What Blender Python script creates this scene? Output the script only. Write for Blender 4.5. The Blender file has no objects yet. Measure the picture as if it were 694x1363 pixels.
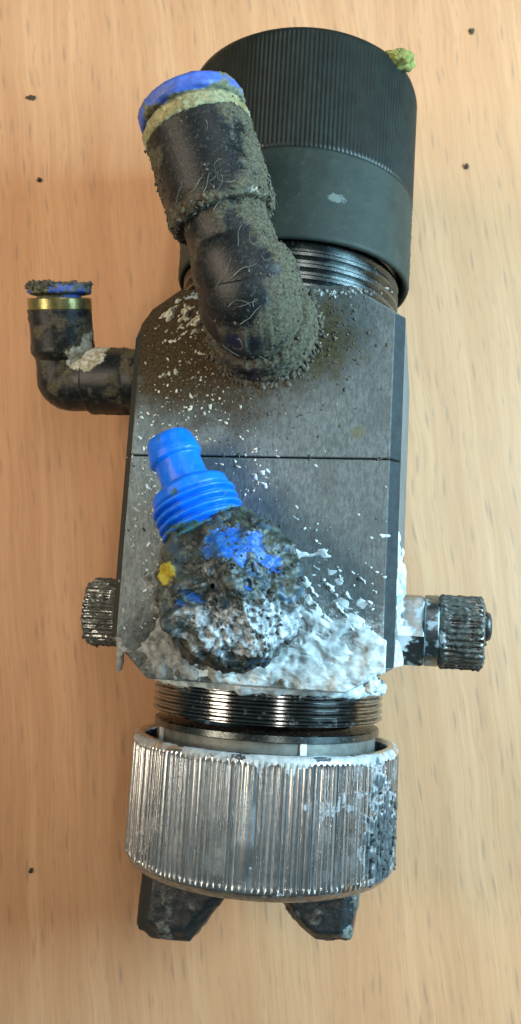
import bpy, math
import numpy as np
from mathutils import Vector, Matrix

# ------------------------------------------------------------------ camera, light, exposure
S = 0.001                                   # everything below is designed in millimetres
scene = bpy.context.scene
col = scene.collection

cd = bpy.data.cameras.new('camera')
cam = bpy.data.objects.new('camera', cd); col.objects.link(cam)
cam.matrix_world = Matrix(((0.99828892, -0.05847419, 0.0, -4.34667*S),
                           (0.05789935, 0.98847506, -0.13987394, -35.45567*S),
                           (0.00817902, 0.13963461, 0.99016932, 196.97709*S),
                           (0, 0, 0, 1)))
cd.sensor_fit = 'VERTICAL'; cd.sensor_height = 5.4
cd.lens = 5.4*1076.42/1363.0
cd.clip_start = 0.005; cd.clip_end = 20
cd.dof.use_dof = True; cd.dof.focus_distance = 0.166; cd.dof.aperture_fstop = 4.8
scene.camera = cam

world = bpy.data.worlds.new('World'); scene.world = world; world.use_nodes = True
bg = world.node_tree.nodes['Background']
bg.inputs['Color'].default_value = (0.54, 0.74, 0.76, 1); bg.inputs['Strength'].default_value = 0.13

def area(name, loc, target, sx, sy, power, color):
    ld = bpy.data.lights.new(name, 'AREA'); ld.shape = 'RECTANGLE'; ld.size = sx; ld.size_y = sy
    ld.energy = power; ld.color = color
    o = bpy.data.objects.new(name, ld); col.objects.link(o); o.location = loc
    d = Vector(target) - Vector(loc)
    z = -d.normalized(); x = Vector((0, 1, 0)).cross(z).normalized(); y = z.cross(x)      # long side runs along the table
    o.rotation_euler = Matrix((x, y, z)).transposed().to_euler()
    return o
wl = area('warm_lamp', (-0.46, 0.08, 0.42), (-0.03, 0.17, 0), 0.13, 0.42, 0.80, (1.0, 0.82, 0.62))
wl.data.spread = math.radians(76)
area('window_light', (0.31, 0.06, 0.20), (0.06, 0.0, 0), 0.16, 0.20, 4.6, (0.47, 0.79, 1.0))
area('ceiling_tube', (0.22, 0.62, 1.05), (0.08, 0.25, 0), 0.06, 1.9, 7.0, (1.0, 0.97, 0.90))

scene.view_settings.view_transform = 'Standard'
scene.view_settings.look = 'None'
scene.view_settings.exposure = -0.06
scene.view_settings.gamma = 1.0
scene.view_settings.use_curve_mapping = False

# ------------------------------------------------------------------ noise
rng = np.random.default_rng(7)
_perm = np.random.default_rng(3).permutation(512).astype(np.int64)
_perm = np.concatenate([_perm % 512]*3)
_grad = np.random.default_rng(5).normal(size=(512, 3)); _grad /= np.linalg.norm(_grad, axis=1)[:, None]

def noise(P):
    P = np.asarray(P, float)
    i = np.floor(P).astype(np.int64); f = P - i
    u = f*f*f*(f*(f*6-15)+10)
    i &= 511
    out = 0
    for dx in (0, 1):
        for dy in (0, 1):
            for dz in (0, 1):
                h = _perm[_perm[_perm[(i[..., 0]+dx) & 511] + ((i[..., 1]+dy) & 511)] + ((i[..., 2]+dz) & 511)]
                g = _grad[h]
                d = g[..., 0]*(f[..., 0]-dx) + g[..., 1]*(f[..., 1]-dy) + g[..., 2]*(f[..., 2]-dz)
                w = (u[..., 0] if dx else 1-u[..., 0])*(u[..., 1] if dy else 1-u[..., 1])*(u[..., 2] if dz else 1-u[..., 2])
                out = out + w*d
    return out*1.6

def fbm(P, size, octv=4, seed=0.0, gain=0.5):
    Q = np.asarray(P, float)/size + seed*17.31
    a, s, o = 1.0, 0.0, 0.0
    for _ in range(octv):
        o = o + a*noise(Q); s += a; a *= gain; Q = Q*2.03 + 11.7
    return o/s*1.5

def ridged(P, size, octv=3, seed=0.0):
    Q = np.asarray(P, float)/size + seed*13.7
    a, s, o = 1.0, 0.0, 0.0
    for _ in range(octv):
        o = o + a*(1-np.abs(noise(Q))*2.2); s += a; a *= 0.5; Q = Q*2.1 + 5.3
    return o/s

def sstep(x, a, b):
    t = np.clip((x-a)/(b-a), 0, 1); return t*t*(3-2*t)

def blobm(P, c, r):
    """soft mask: 1 at c, 0 beyond r"""
    d = np.sqrt((((P-np.array(c))/np.array(r))**2).sum(-1)); return np.clip(1-d, 0, 1)

# ------------------------------------------------------------------ materials
class NT:
    def __init__(self, name):
        self.m = bpy.data.materials.new(name); self.m.use_nodes = True
        self.nt = self.m.node_tree; self.b = self.nt.nodes['Principled BSDF']
        tc = self.n('ShaderNodeTexCoord')
        self.co = self.vmul(tc.outputs['Object'], (1000, 1000, 1000))
    def n(self, t, **k):
        x = self.nt.nodes.new(t)
        for a, b in k.items(): setattr(x, a, b)
        return x
    def l(self, a, b): self.nt.links.new(a, b)
    def vmul(self, v, f):
        x = self.n('ShaderNodeVectorMath', operation='MULTIPLY'); self.l(v, x.inputs[0]); x.inputs[1].default_value = f
        return x.outputs[0]
    def math(self, op, a, b=None, clamp=False):
        x = self.n('ShaderNodeMath', operation=op); x.use_clamp = clamp
        for k, v in enumerate((a, b)):
            if v is None: continue
            if isinstance(v, (int, float)): x.inputs[k].default_value = v
            else: self.l(v, x.inputs[k])
        return x.outputs[0]
    def noise(self, scale, detail=4, rough=0.55, co=None, dist=0.0):
        x = self.n('ShaderNodeTexNoise'); self.l(co or self.co, x.inputs['Vector'])
        x.inputs['Scale'].default_value = scale; x.inputs['Detail'].default_value = detail
        x.inputs['Roughness'].default_value = rough; x.inputs['Distortion'].default_value = dist
        return x.outputs['Fac']
    def rng(self, v, a, b, c=0.0, d=1.0):
        x = self.n('ShaderNodeMapRange', interpolation_type='SMOOTHSTEP'); self.l(v, x.inputs[0])
        for k, q in enumerate((a, b, c, d)): x.inputs[k+1].default_value = q
        return x.outputs[0]
    def attr(self, name):
        x = self.n('ShaderNodeAttribute'); x.attribute_name = name; return x.outputs['Fac']
    def near(self, c, r):
        """1 at c (mm), falling to 0 at distance r (mm, per axis)"""
        a = self.n('ShaderNodeVectorMath', operation='SUBTRACT'); self.l(self.co, a.inputs[0]); a.inputs[1].default_value = c
        b = self.vmul(a.outputs[0], tuple(1/q for q in r))
        d = self.n('ShaderNodeVectorMath', operation='LENGTH'); self.l(b, d.inputs[0])
        return self.math('SUBTRACT', 1.0, d.outputs['Value'], True)
    def mix(self, f, a, b):
        x = self.n('ShaderNodeMix', data_type='RGBA')
        if isinstance(f, (int, float)): x.inputs[0].default_value = f
        else: self.l(f, x.inputs[0])
        for k, v in ((6, a), (7, b)):
            if isinstance(v, tuple): x.inputs[k].default_value = (*v, 1)
            else: self.l(v, x.inputs[k])
        return x.outputs[2]
    def mixf(self, f, a, b):
        x = self.n('ShaderNodeMix', data_type='FLOAT'); self.l(f, x.inputs[0])
        for k, v in ((2, a), (3, b)):
            if isinstance(v, (int, float)): x.inputs[k].default_value = v
            else: self.l(v, x.inputs[k])
        return x.outputs[0]
    def set(self, name, v):
        if isinstance(v, (int, float)): self.b.inputs[name].default_value = v
        elif isinstance(v, tuple): self.b.inputs[name].default_value = (*v, 1)
        else: self.l(v, self.b.inputs[name])
    def bump(self, h, dist_mm=0.1, strength=1.0):
        x = self.n('ShaderNodeBump'); x.inputs['Distance'].default_value = dist_mm*S; x.inputs['Strength'].default_value = strength
        self.l(h, x.inputs['Height']); self.l(x.outputs[0], self.b.inputs['Normal'])

def simple(name, base, rough, metal=0.0, var=0.25, vs=0.6, layers=(), bump=(3.0, 0.05), spec=0.5, stretch=None):
    """base colour with mottling; layers = (mask builder, colour, roughness, metallic)"""
    t = NT(name)
    co = t.vmul(t.co, stretch) if stretch else t.co
    dark = tuple(c*(1-var) for c in base); lite = tuple(min(1, c*(1+var)) for c in base)
    c = t.mix(t.rng(t.noise(vs, 6, 0.65, co), 0.3, 0.7), dark, lite)
    r, me = rough, metal
    for mask, colr, ro, mt in layers:
        f = mask(t); c = t.mix(f, c, colr(t) if callable(colr) else colr); r = t.mixf(f, r, ro); me = t.mixf(f, me, mt)
    t.set('Base Color', c); t.set('Roughness', r); t.set('Metallic', me); t.set('Specular IOR Level', spec)
    if bump: t.bump(t.noise(bump[0], 5, 0.65, co), bump[1])
    return t.m

def nm(scale, lo, hi, amount=1.0, detail=5):                 # noise mask
    return lambda t: t.math('MULTIPLY', t.rng(t.noise(scale, detail, 0.6), lo, hi), amount)
def at(name, scale=1.2, lo=0.35, hi=0.6, soft=0.5):          # attribute broken up by noise
    return lambda t: t.rng(t.math('ADD', t.attr(name), t.math('MULTIPLY', t.math('SUBTRACT', t.noise(scale, 5, 0.65), 0.5), soft)), lo, hi)
def nr(c, r, scale=0.5, lo=0.25, hi=0.6, amount=1.0, nz=1.2):  # stain of limited extent with a ragged edge
    return lambda t: t.math('MULTIPLY', t.rng(t.math('ADD', t.near(c, r), t.math('MULTIPLY', t.math('SUBTRACT', t.noise(scale, 6, 0.65), 0.5), nz)), lo, hi), amount)

def two(a, b, scale, lo=0.35, hi=0.65):
    return lambda t: t.mix(t.rng(t.noise(scale, 5, 0.65), lo, hi), a, b)

DUST = (0.115, 0.105, 0.075); MUD = (0.035, 0.037, 0.031)
mats = {}
# beech laminate
def wood():
    t = NT('beech_laminate')
    rot = t.n('ShaderNodeVectorRotate', rotation_type='Z_AXIS'); t.l(t.co, rot.inputs['Vector']); rot.inputs['Angle'].default_value = math.radians(-8.5)
    wob = t.n('ShaderNodeVectorMath', operation='ADD'); t.l(rot.outputs[0], wob.inputs[0])
    cm = t.n('ShaderNodeCombineXYZ')
    t.l(t.math('MULTIPLY', t.math('SUBTRACT', t.noise(0.022, 2), 0.5), 6.0), cm.inputs[0]); t.l(cm.outputs[0], wob.inputs[1])
    g = wob.outputs[0]
    base = t.mix(t.rng(t.noise(1.0, 3, 0.5, t.vmul(g, (0.11, 0.006, 1))), 0.3, 0.7), (0.505, 0.270, 0.134), (0.575, 0.330, 0.174))
    base = t.mix(t.math('MULTIPLY', t.rng(t.noise(1.0, 4, 0.6, t.vmul(g, (0.6, 0.014, 1))), 0.35, 0.72), 0.45), base, (0.42, 0.21, 0.098))
    base = t.mix(t.math('MULTIPLY', t.rng(t.noise(1.0, 3, 0.6, t.vmul(g, (2.9, 0.05, 1))), 0.42, 0.72), 0.42), base, (0.36, 0.185, 0.092))
    def fleck(sx, sy, r0, r1, amt, col_, off):
        v = t.n('ShaderNodeTexVoronoi', feature='F1', voronoi_dimensions='2D')
        a = t.n('ShaderNodeVectorMath', operation='ADD'); t.l(t.vmul(g, (1/sx, 1/sy, 1)), a.inputs[0]); a.inputs[1].default_value = off
        t.l(a.outputs[0], v.inputs['Vector']); v.inputs['Scale'].default_value = 1
        wn = t.n('ShaderNodeTexWhiteNoise', noise_dimensions='3D'); t.l(v.outputs['Color'], wn.inputs['Vector'])
        d = t.math('ADD', v.outputs['Distance'], t.math('MULTIPLY', t.math('SUBTRACT', t.noise(1.0, 3, 0.6, t.vmul(g, (2.2, 0.35, 1))), 0.5), 0.16))
        m = t.math('MULTIPLY', t.rng(d, r1, r0), t.math('MULTIPLY', t.rng(wn.outputs['Value'], 0.15, 0.9, 0.15, 1), amt))
        return m
    base = t.mix(fleck(2.9, 21, 0.04, 0.22, 0.55, None, (0, 0, 0)), base, (0.27, 0.165, 0.10))
    base = t.mix(fleck(2.1, 13, 0.04, 0.2, 0.4, None, (4.3, 7.7, 0)), base, (0.31, 0.19, 0.115))
    base = t.mix(fleck(1.5, 30, 0.03, 0.16, 0.25, None, (9.1, 2.2, 0)), base, (0.33, 0.20, 0.125))
    t.set('Base Color', base); t.set('Roughness', t.rng(t.noise(0.08, 3), 0.2, 0.8, 0.42, 0.55)); t.set('Specular IOR Level', 0.35)
    t.bump(t.noise(1.0, 3, 0.6, t.vmul(g, (4.0, 0.3, 1))), 0.03, 0.5)
    return t.m
mats['wood'] = wood()

def block_mat():
    t = NT('dark_anodised_metal')
    c = t.mix(t.rng(t.noise(1.0, 6, 0.75, t.vmul(t.co, (2.2, 0.7, 2.2))), 0.3, 0.7), (0.060, 0.084, 0.090), (0.165, 0.208, 0.215))
    c = t.mix(t.math('MULTIPLY', t.rng(t.noise(0.14, 4), 0.4, 0.68), 0.5), c, (0.070, 0.088, 0.092))
    c = t.mix(t.math('MULTIPLY', t.rng(t.noise(4.5, 2), 0.62, 0.72), 0.5), c, (0.30, 0.33, 0.33))
    c = t.mix(t.math('MULTIPLY', t.rng(t.noise(3.2, 2, 0.5), 0.36, 0.26), 0.8), c, (0.04, 0.045, 0.045))
    # brown grime around the big elbow, thick below left of it
    g1 = nr((-12, 28, 29.4), (44, 33, 90), 0.18, 0.12, 0.62, 0.94, 0.6)(t)
    c = t.mix(g1, c, t.mix(t.rng(t.noise(1.6, 5, 0.7), 0.3, 0.7), (0.013, 0.008, 0.003), (0.076, 0.047, 0.015)))
    g2 = nr((11, 26, 29.4), (17, 16, 60), 0.4, 0.2, 0.75, 0.85, 1.1)(t)
    c = t.mix(g2, c, t.mix(t.rng(t.noise(1.2, 5, 0.7), 0.3, 0.7), (0.034, 0.026, 0.010), (0.11, 0.090, 0.040)))
    g3 = nr((21, 5.5, 29.4), (4, 3, 60), 1.0, 0.45, 0.8, 0.5, 0.9)(t)
    c = t.mix(g3, c, (0.12, 0.125, 0.04))
    g4 = nr((-8, -41, 29.4), (30, 16, 60), 0.4, 0.22, 0.58, 0.85, 1.0)(t)
    c = t.mix(g4, c, t.mix(t.rng(t.noise(0.9, 5, 0.7), 0.35, 0.65), (0.026, 0.031, 0.030), (0.12, 0.135, 0.13)))
    g5 = nr((13, -43, 29.4), (30, 20, 60), 0.45, 0.25, 0.55, 0.85, 1.3)(t)
    c = t.mix(g5, c, t.mix(t.rng(t.noise(0.5, 5, 0.7), 0.35, 0.62), (0.10, 0.13, 0.14), (0.52, 0.62, 0.65)))
    t.set('Base Color', c)
    gm = t.math('MAXIMUM', t.math('MAXIMUM', g1, g2), g4)
    t.set('Metallic', t.mixf(gm, 0.35, 0.0)); t.set('Roughness', t.mixf(gm, t.rng(t.noise(0.9, 5, 0.7), 0.3, 0.7, 0.40, 0.58), 0.8))
    t.set('Specular IOR Level', t.mixf(gm, 0.4, 0.12))
    t.bump(t.math('ADD', t.noise(3.0, 5, 0.75, t.vmul(t.co, (1, 0.5, 1))), t.math('MULTIPLY', gm, t.noise(1.5, 5, 0.7))), 0.10, 0.8)
    return t.m
mats['block'] = block_mat()
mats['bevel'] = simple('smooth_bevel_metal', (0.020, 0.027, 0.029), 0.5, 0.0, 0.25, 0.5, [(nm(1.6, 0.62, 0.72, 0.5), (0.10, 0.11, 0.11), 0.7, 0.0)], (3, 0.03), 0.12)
mats['steel'] = simple('threaded_steel', (0.10, 0.115, 0.115), 0.26, 1.0, 0.3, 0.4,
    [(nm(1.4, 0.58, 0.72, 0.6), (0.045, 0.04, 0.03), 0.7, 0.0)], (4, 0.02))
mats['steel_dirty'] = simple('grimy_threaded_steel', (0.24, 0.25, 0.25), 0.13, 1.0, 0.3, 0.4,
    [(nm(0.5, 0.58, 0.74, 0.5), (0.03, 0.032, 0.028), 0.6, 0.2), (at('white', 1.2, 0.4, 0.6, 0.8), two((0.34, 0.36, 0.34), (0.62, 0.66, 0.66), 1.0), 0.7, 0.0)], (4, 0.008))
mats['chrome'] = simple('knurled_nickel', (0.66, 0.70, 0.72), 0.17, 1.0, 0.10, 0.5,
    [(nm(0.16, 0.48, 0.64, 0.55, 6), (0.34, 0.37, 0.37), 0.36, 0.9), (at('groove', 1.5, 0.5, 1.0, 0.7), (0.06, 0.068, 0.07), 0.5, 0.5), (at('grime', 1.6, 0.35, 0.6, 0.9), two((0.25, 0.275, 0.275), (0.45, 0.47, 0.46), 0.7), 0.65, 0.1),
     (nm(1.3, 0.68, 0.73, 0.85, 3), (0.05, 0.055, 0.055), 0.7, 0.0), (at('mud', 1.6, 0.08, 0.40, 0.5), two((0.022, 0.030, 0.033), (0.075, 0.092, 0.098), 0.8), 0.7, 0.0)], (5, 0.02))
mats['chrome_rim'] = simple('ring_rim_nickel', (0.34, 0.35, 0.36), 0.3, 1.0, 0.3, 0.5,
    [(nm(0.8, 0.5, 0.65, 0.8), (0.13, 0.135, 0.13), 0.7, 0.0)], (4, 0.03))
mats['key'] = simple('bright_key_metal', (0.55, 0.58, 0.58), 0.5, 0.3, 0.15, 0.6)
mats['cavity'] = simple('oily_bore', (0.02, 0.02, 0.018), 0.6, 0.3, 0.3)
mats['grey_collar'] = simple('grey_collar_metal', (0.13, 0.14, 0.125), 0.5, 0.5, 0.3, 0.3, [(nm(1.5, 0.6, 0.7, 0.8), (0.05, 0.05, 0.045), 0.7, 0.0)], (3, 0.05))
mats['cap'] = simple('black_grip_plastic', (0.008, 0.0125, 0.0105), 0.40, 0.0, 0.3, 0.25,
    [(at('wear_glint', 2.0, 0.3, 0.75, 0.5), (0.10, 0.115, 0.115), 0.4, 0.0), (nm(2.6, 0.66, 0.74, 0.35), (0.12, 0.13, 0.115), 0.7, 0.0)], (4, 0.03), 0.28)
mats['skirt'] = simple('dusty_grey_plastic', (0.024, 0.032, 0.026), 0.55, 0.0, 0.2, 0.12,
    [(nm(3.0, 0.58, 0.75, 0.5), (0.10, 0.11, 0.095), 0.7, 0.0), (nr((14.0, 60.0, 26), (3.6, 1.9, 9), 0.9, 0.42, 0.60, 0.4, 1.3), (0.25, 0.29, 0.26), 0.7, 0.0),
     (nm(0.30, 0.56, 0.75, 0.5), (0.018, 0.026, 0.021), 0.5, 0.0), (nm(0.5, 0.55, 0.75, 0.35, 7), (0.075, 0.078, 0.055), 0.8, 0.0)], (5, 0.04), 0.2)
mats['rubber'] = simple('black_fitting_plastic', (0.008, 0.0105, 0.012), 0.28, 0.0, 0.35, 0.3,
    [(nm(1.3, 0.50, 0.75, 0.55, 7), (0.075, 0.088, 0.085), 0.6, 0.0), (nm(3.2, 0.64, 0.74, 0.6), (0.15, 0.165, 0.15), 0.7, 0.0),
     (at('dirt', 1.7, 0.25, 0.62, 0.7), two((0.030, 0.028, 0.017), (0.120, 0.108, 0.068), 1.8, 0.3, 0.7), 0.9, 0.0),
     (at('pale', 1.3, 0.4, 0.62, 0.9), two((0.23, 0.21, 0.12), (0.50, 0.52, 0.47), 0.9), 0.85, 0.0)], (3.5, 0.08), 0.28)
mats['brass'] = simple('dulled_brass_band', (0.27, 0.245, 0.115), 0.45, 0.45, 0.3, 0.8,
    [(at('dirt', 1.2, 0.3, 0.6, 0.8), two((0.16, 0.155, 0.075), (0.30, 0.29, 0.16), 1.4), 0.9, 0.0)], (3, 0.08))
mats['brass_clean'] = simple('olive_brass_band', (0.26, 0.235, 0.10), 0.28, 0.85, 0.2, 0.6, [(nm(1.2, 0.55, 0.7, 0.6), (0.08, 0.075, 0.035), 0.6, 0.0)], (3, 0.03))
mats['collet'] = simple('blue_release_collar', (0.045, 0.10, 0.40), 0.5, 0.0, 0.3, 0.5,
    [(at('dirt', 1.0, 0.42, 0.62, 0.8), two((0.075, 0.085, 0.05), (0.17, 0.17, 0.10), 1.2), 0.9, 0.0)], (3, 0.05))
mats['blue'] = simple('bright_blue_plastic', (0.002, 0.135, 0.74), 0.36, 0.0, 0.15, 0.35,
    [(nm(0.8, 0.58, 0.74, 0.4), (0.03, 0.20, 0.55), 0.55, 0.0), (nm(2.2, 0.64, 0.72, 0.5, 6), (0.05, 0.10, 0.16), 0.8, 0.0), (at('dirt', 1.4, 0.45, 0.62, 0.7), two((0.06, 0.075, 0.03), (0.02, 0.18, 0.30), 1.2), 0.8, 0.0)], (3, 0.04), 0.28)
def bulb_mat():
    t = NT('crusted_blue_plastic')
    c = t.mix(t.rng(t.noise(0.38, 5, 0.6), 0.35, 0.68), (0.010, 0.017, 0.016), (0.066, 0.088, 0.082))
    c = t.mix(t.math('MULTIPLY', t.rng(t.noise(0.33, 4, 0.6, dist=0.5), 0.55, 0.68), 0.5), c, (0.085, 0.10, 0.03))
    c = t.mix(t.math('MULTIPLY', t.rng(t.noise(0.25, 4, 0.6), 0.52, 0.68), 0.7), c, (0.015, 0.07, 0.15))
    c = t.mix(at('blue', 0.9, 0.42, 0.56, 0.7)(t), c, t.mix(t.rng(t.noise(0.8, 4), 0.35, 0.7), (0.004, 0.085, 0.45), (0.03, 0.12, 0.22)))
    w = at('white', 1.3, 0.25, 0.75, 0.9)(t)
    c = t.mix(w, c, t.mix(t.rng(t.noise(0.8, 4, 0.6), 0.36, 0.68), (0.15, 0.185, 0.20), (0.50, 0.57, 0.60)))
    c = t.mix(t.attr('yellow'), c, (0.32, 0.25, 0.01))
    t.set('Base Color', c); t.set('Roughness', t.mixf(w, 0.45, 0.65)); t.set('Specular IOR Level', 0.4)
    t.bump(t.noise(1.6, 5, 0.6), 0.10, 0.7)
    return t.m
mats['bulb'] = bulb_mat()
mats['paint'] = simple('dried_white_paint', (0.52, 0.63, 0.66), 0.36, 0.0, 0.3, 0.5,
    [(nm(0.3, 0.46, 0.66, 0.8), (0.19, 0.235, 0.245), 0.6, 0.0), (nm(0.9, 0.64, 0.74, 0.6), (0.10, 0.12, 0.125), 0.8, 0.0)], (1.2, 0.04), 0.45)
mats['paint_tan'] = simple('tan_stained_paint', (0.46, 0.44, 0.35), 0.8, 0.0, 0.35, 1.0, [], (2.5, 0.1))
mats['paint_grey'] = simple('grey_smeared_paint', (0.27, 0.29, 0.28), 0.7, 0.0, 0.45, 0.5,
    [(nm(0.35, 0.5, 0.62, 0.85), (0.075, 0.083, 0.077), 0.8, 0.0)], (2.0, 0.2))
mats['grit'] = simple('dried_grit', (0.075, 0.07, 0.05), 0.9, 0.0, 0.5, 1.2, [(nm(0.5, 0.6, 0.7, 0.8), (0.26, 0.24, 0.16), 0.9, 0.0)], None)
mats['grit_dark'] = simple('dark_grit', (0.035, 0.04, 0.038), 0.85, 0.0, 0.5, 1.0, [(nm(0.6, 0.6, 0.7, 0.7), (0.15, 0.17, 0.17), 0.9, 0.0)], None)
mats['lint'] = simple('pale_lint', (0.20, 0.215, 0.18), 0.8, 0.0, 0.3, 0.5, [], None)
mats['knob'] = simple('oily_knurled_steel', (0.20, 0.215, 0.21), 0.25, 1.0, 0.3, 0.5,
    [(at('grime', 1.2, 0.38, 0.6, 0.9), two((0.022, 0.025, 0.02), (0.09, 0.095, 0.08), 1.2), 0.6, 0.0), (at('white', 1.2, 0.5, 0.65, 0.8), (0.45, 0.50, 0.52), 0.7, 0.0)], (4, 0.05))
mats['hexsteel'] = simple('smeared_steel', (0.20, 0.235, 0.25), 0.28, 1.0, 0.25, 0.4,
    [(nm(0.35, 0.50, 0.62, 0.9), (0.34, 0.40, 0.42), 0.6, 0.1), (at('white', 0.8, 0.45, 0.58, 0.8), (0.66, 0.72, 0.74), 0.7, 0.0)], (3, 0.04))
mats['horn'] = simple('dirty_black_plastic', (0.013, 0.018, 0.020), 0.28, 0.0, 0.35, 0.3,
    [(at('dirt', 0.9, 0.35, 0.6, 0.9), two((0.04, 0.046, 0.038), (0.16, 0.175, 0.15), 1.0), 0.6, 0.0), (nm(1.6, 0.64, 0.72, 0.5), (0.13, 0.15, 0.15), 0.6, 0.0)], (2.5, 0.12), 0.55)
mats['sponge'] = simple('yellow_green_residue', (0.21, 0.215, 0.055), 0.9, 0.0, 0.4, 0.7, [(nr((22.0, 99.5, 17.5), (2.6, 3, 4), 0.8, 0.35, 0.6, 0.8, 0.6), (0.075, 0.11, 0.13), 0.9, 0.0)], (2.5, 0.2))
mats['crumb'] = simple('dark_crumb', (0.05, 0.036, 0.02), 0.9, 0.0, 0.5, 1.5, [], None)

# ------------------------------------------------------------------ mesh helpers
def link_mesh(name, V, F, mat, parent=None, smooth=True, attrs=None, kind=None, mats2=None, matidx=None):
    me = bpy.data.meshes.new(name)
    V = np.asarray(V, float)*S
    if isinstance(F, np.ndarray) and F.ndim == 2:
        n, k = F.shape
        me.vertices.add(len(V)); me.vertices.foreach_set('co', V.ravel())
        me.loops.add(n*k); me.loops.foreach_set('vertex_index', F.astype(np.int32).ravel())
        me.polygons.add(n); me.polygons.foreach_set('loop_start', np.arange(0, n*k, k, dtype=np.int32))
        me.update(calc_edges=True)
    else:
        me.from_pydata(V.tolist(), [], F); me.update()
    me.validate()
    if smooth: me.polygons.foreach_set('use_smooth', np.ones(len(me.polygons), bool))
    for k, a in (attrs or {}).items():
        at_ = me.attributes.new(k, 'FLOAT', 'POINT'); at_.data.foreach_set('value', np.clip(np.asarray(a, np.float32).ravel(), 0, 1))
    me.materials.append(mats[mat])
    o = bpy.data.objects.new(name, me); col.objects.link(o)
    if parent is not None: o.parent = parent
    if kind: o['kind'] = kind
    return o

def grid_normals(P, wrap_u):
    if wrap_u: du = np.roll(P, -1, 0) - np.roll(P, 1, 0)
    else: du = np.gradient(P, axis=0)
    dv = np.gradient(P, axis=1)
    n = np.cross(du, dv); L = np.linalg.norm(n, axis=-1, keepdims=True); n = n/np.maximum(L, 1e-9)
    return n

def grid_faces(nu, nv, wrap_u):
    iu = np.arange(nu if wrap_u else nu-1); iv = np.arange(nv-1)
    a, b = np.meshgrid(iu, iv, indexing='ij'); a2 = (a+1) % nu
    return np.stack([a*nv+b, a2*nv+b, a2*nv+b+1, a*nv+b+1], -1).reshape(-1, 4)

def frame(axis, up=(0, 0, 1)):
    a = np.array(axis, float); a /= np.linalg.norm(a)
    u = np.array(up, float)
    if abs(a @ u) > 0.95: u = np.array((0, 1, 0.0))
    e1 = np.cross(u, a); e1 /= np.linalg.norm(e1); e2 = np.cross(a, e1)
    return e1, e2, a

def resample(prof, step):
    out = [prof[0]]
    for (s0, r0), (s1, r1) in zip(prof[:-1], prof[1:]):
        k = max(1, int(math.ceil(math.hypot(s1-s0, r1-r0)/step)))
        for i in range(1, k+1): out.append((s0+(s1-s0)*i/k, r0+(r1-r0)*i/k))
    return out

def lathe_grid(prof, origin, axis, n, rib=None, up=(0, 0, 1)):
    e1, e2, a = frame(axis, up)
    pr = np.array(prof, float)
    th = np.linspace(0, 2*np.pi, n, endpoint=False)
    r = np.repeat(pr[None, :, 1], n, 0)
    if rib is not None: r = r + rib(th[:, None], pr[None, :, 0], pr[None, :, 1])
    dirs = np.cos(th)[:, None]*e1 + np.sin(th)[:, None]*e2
    return np.array(origin, float) + pr[None, :, 0, None]*a + r[..., None]*dirs[:, None, :]

def lathe(name, prof, origin, axis, mat, parent, n=96, rib=None, disp=None, step=None, smooth=True, sharp=None, up=(0, 0, 1), attrs=None):
    """profile must run so that outside faces out: s increasing gives outward normals"""
    if step: prof = resample(prof, step)
    P = lathe_grid(prof, origin, axis, n, rib, up)
    A = {}
    if disp:
        N = grid_normals(P, True)
        d, A = disp(P, N)
        P = P + N*d[..., None]
    if attrs: A = dict(A, **attrs(P))
    o = link_mesh(name, P.reshape(-1, 3), grid_faces(n, P.shape[1], True), mat, parent, smooth, A)
    if sharp: sharp_edges(o, sharp)
    return o

def sharp_edges(o, deg):
    o.data.set_sharp_from_angle(angle=math.radians(deg))

ICO_V = None
def ico():
    global ICO_V
    p = (1+5**.5)/2
    V = np.array([(-1, p, 0), (1, p, 0), (-1, -p, 0), (1, -p, 0), (0, -1, p), (0, 1, p), (0, -1, -p), (0, 1, -p), (p, 0, -1), (p, 0, 1), (-p, 0, -1), (-p, 0, 1)], float)
    V /= np.linalg.norm(V[0])
    F = np.array([(0, 11, 5), (0, 5, 1), (0, 1, 7), (0, 7, 10), (0, 10, 11), (1, 5, 9), (5, 11, 4), (11, 10, 2), (10, 7, 6), (7, 1, 8), (3, 9, 4), (3, 4, 2), (3, 2, 6), (3, 6, 8), (3, 8, 9), (4, 9, 5), (2, 4, 11), (6, 2, 10), (8, 6, 7), (9, 8, 1)])
    return V, F

def grains(name, pts, nrm, size, mat, parent, flat=(0.6, 1.2), aspect=(1.0, 1.8), jit=0.25, r=None, smooth=False):
    """many small irregular solid bits lying on a surface (one loose mass)"""
    r = r or rng
    pts = np.asarray(pts, float); nrm = np.asarray(nrm, float); k = len(pts)
    IV, IF = ico()
    size = np.asarray(size, float)*np.ones(k)
    t = r.normal(size=(k, 3)); t -= (t*nrm).sum(1, keepdims=True)*nrm; t /= np.linalg.norm(t, axis=1, keepdims=True)
    b = np.cross(nrm, t)
    sx = size*r.uniform(*aspect, k); sy = size; sz = size*r.uniform(*flat, k)
    L = IV[None]*(1+r.normal(0, jit, (k, 12, 1)))
    V = pts[:, None] + L[..., 0:1]*(t*sx[:, None])[:, None] + L[..., 1:2]*(b*sy[:, None])[:, None] + L[..., 2:3]*(nrm*sz[:, None])[:, None]
    F = (IF[None] + 12*np.arange(k)[:, None, None]).reshape(-1, 3)
    return link_mesh(name, V.reshape(-1, 3), F, mat, parent, smooth, kind='stuff')

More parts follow.
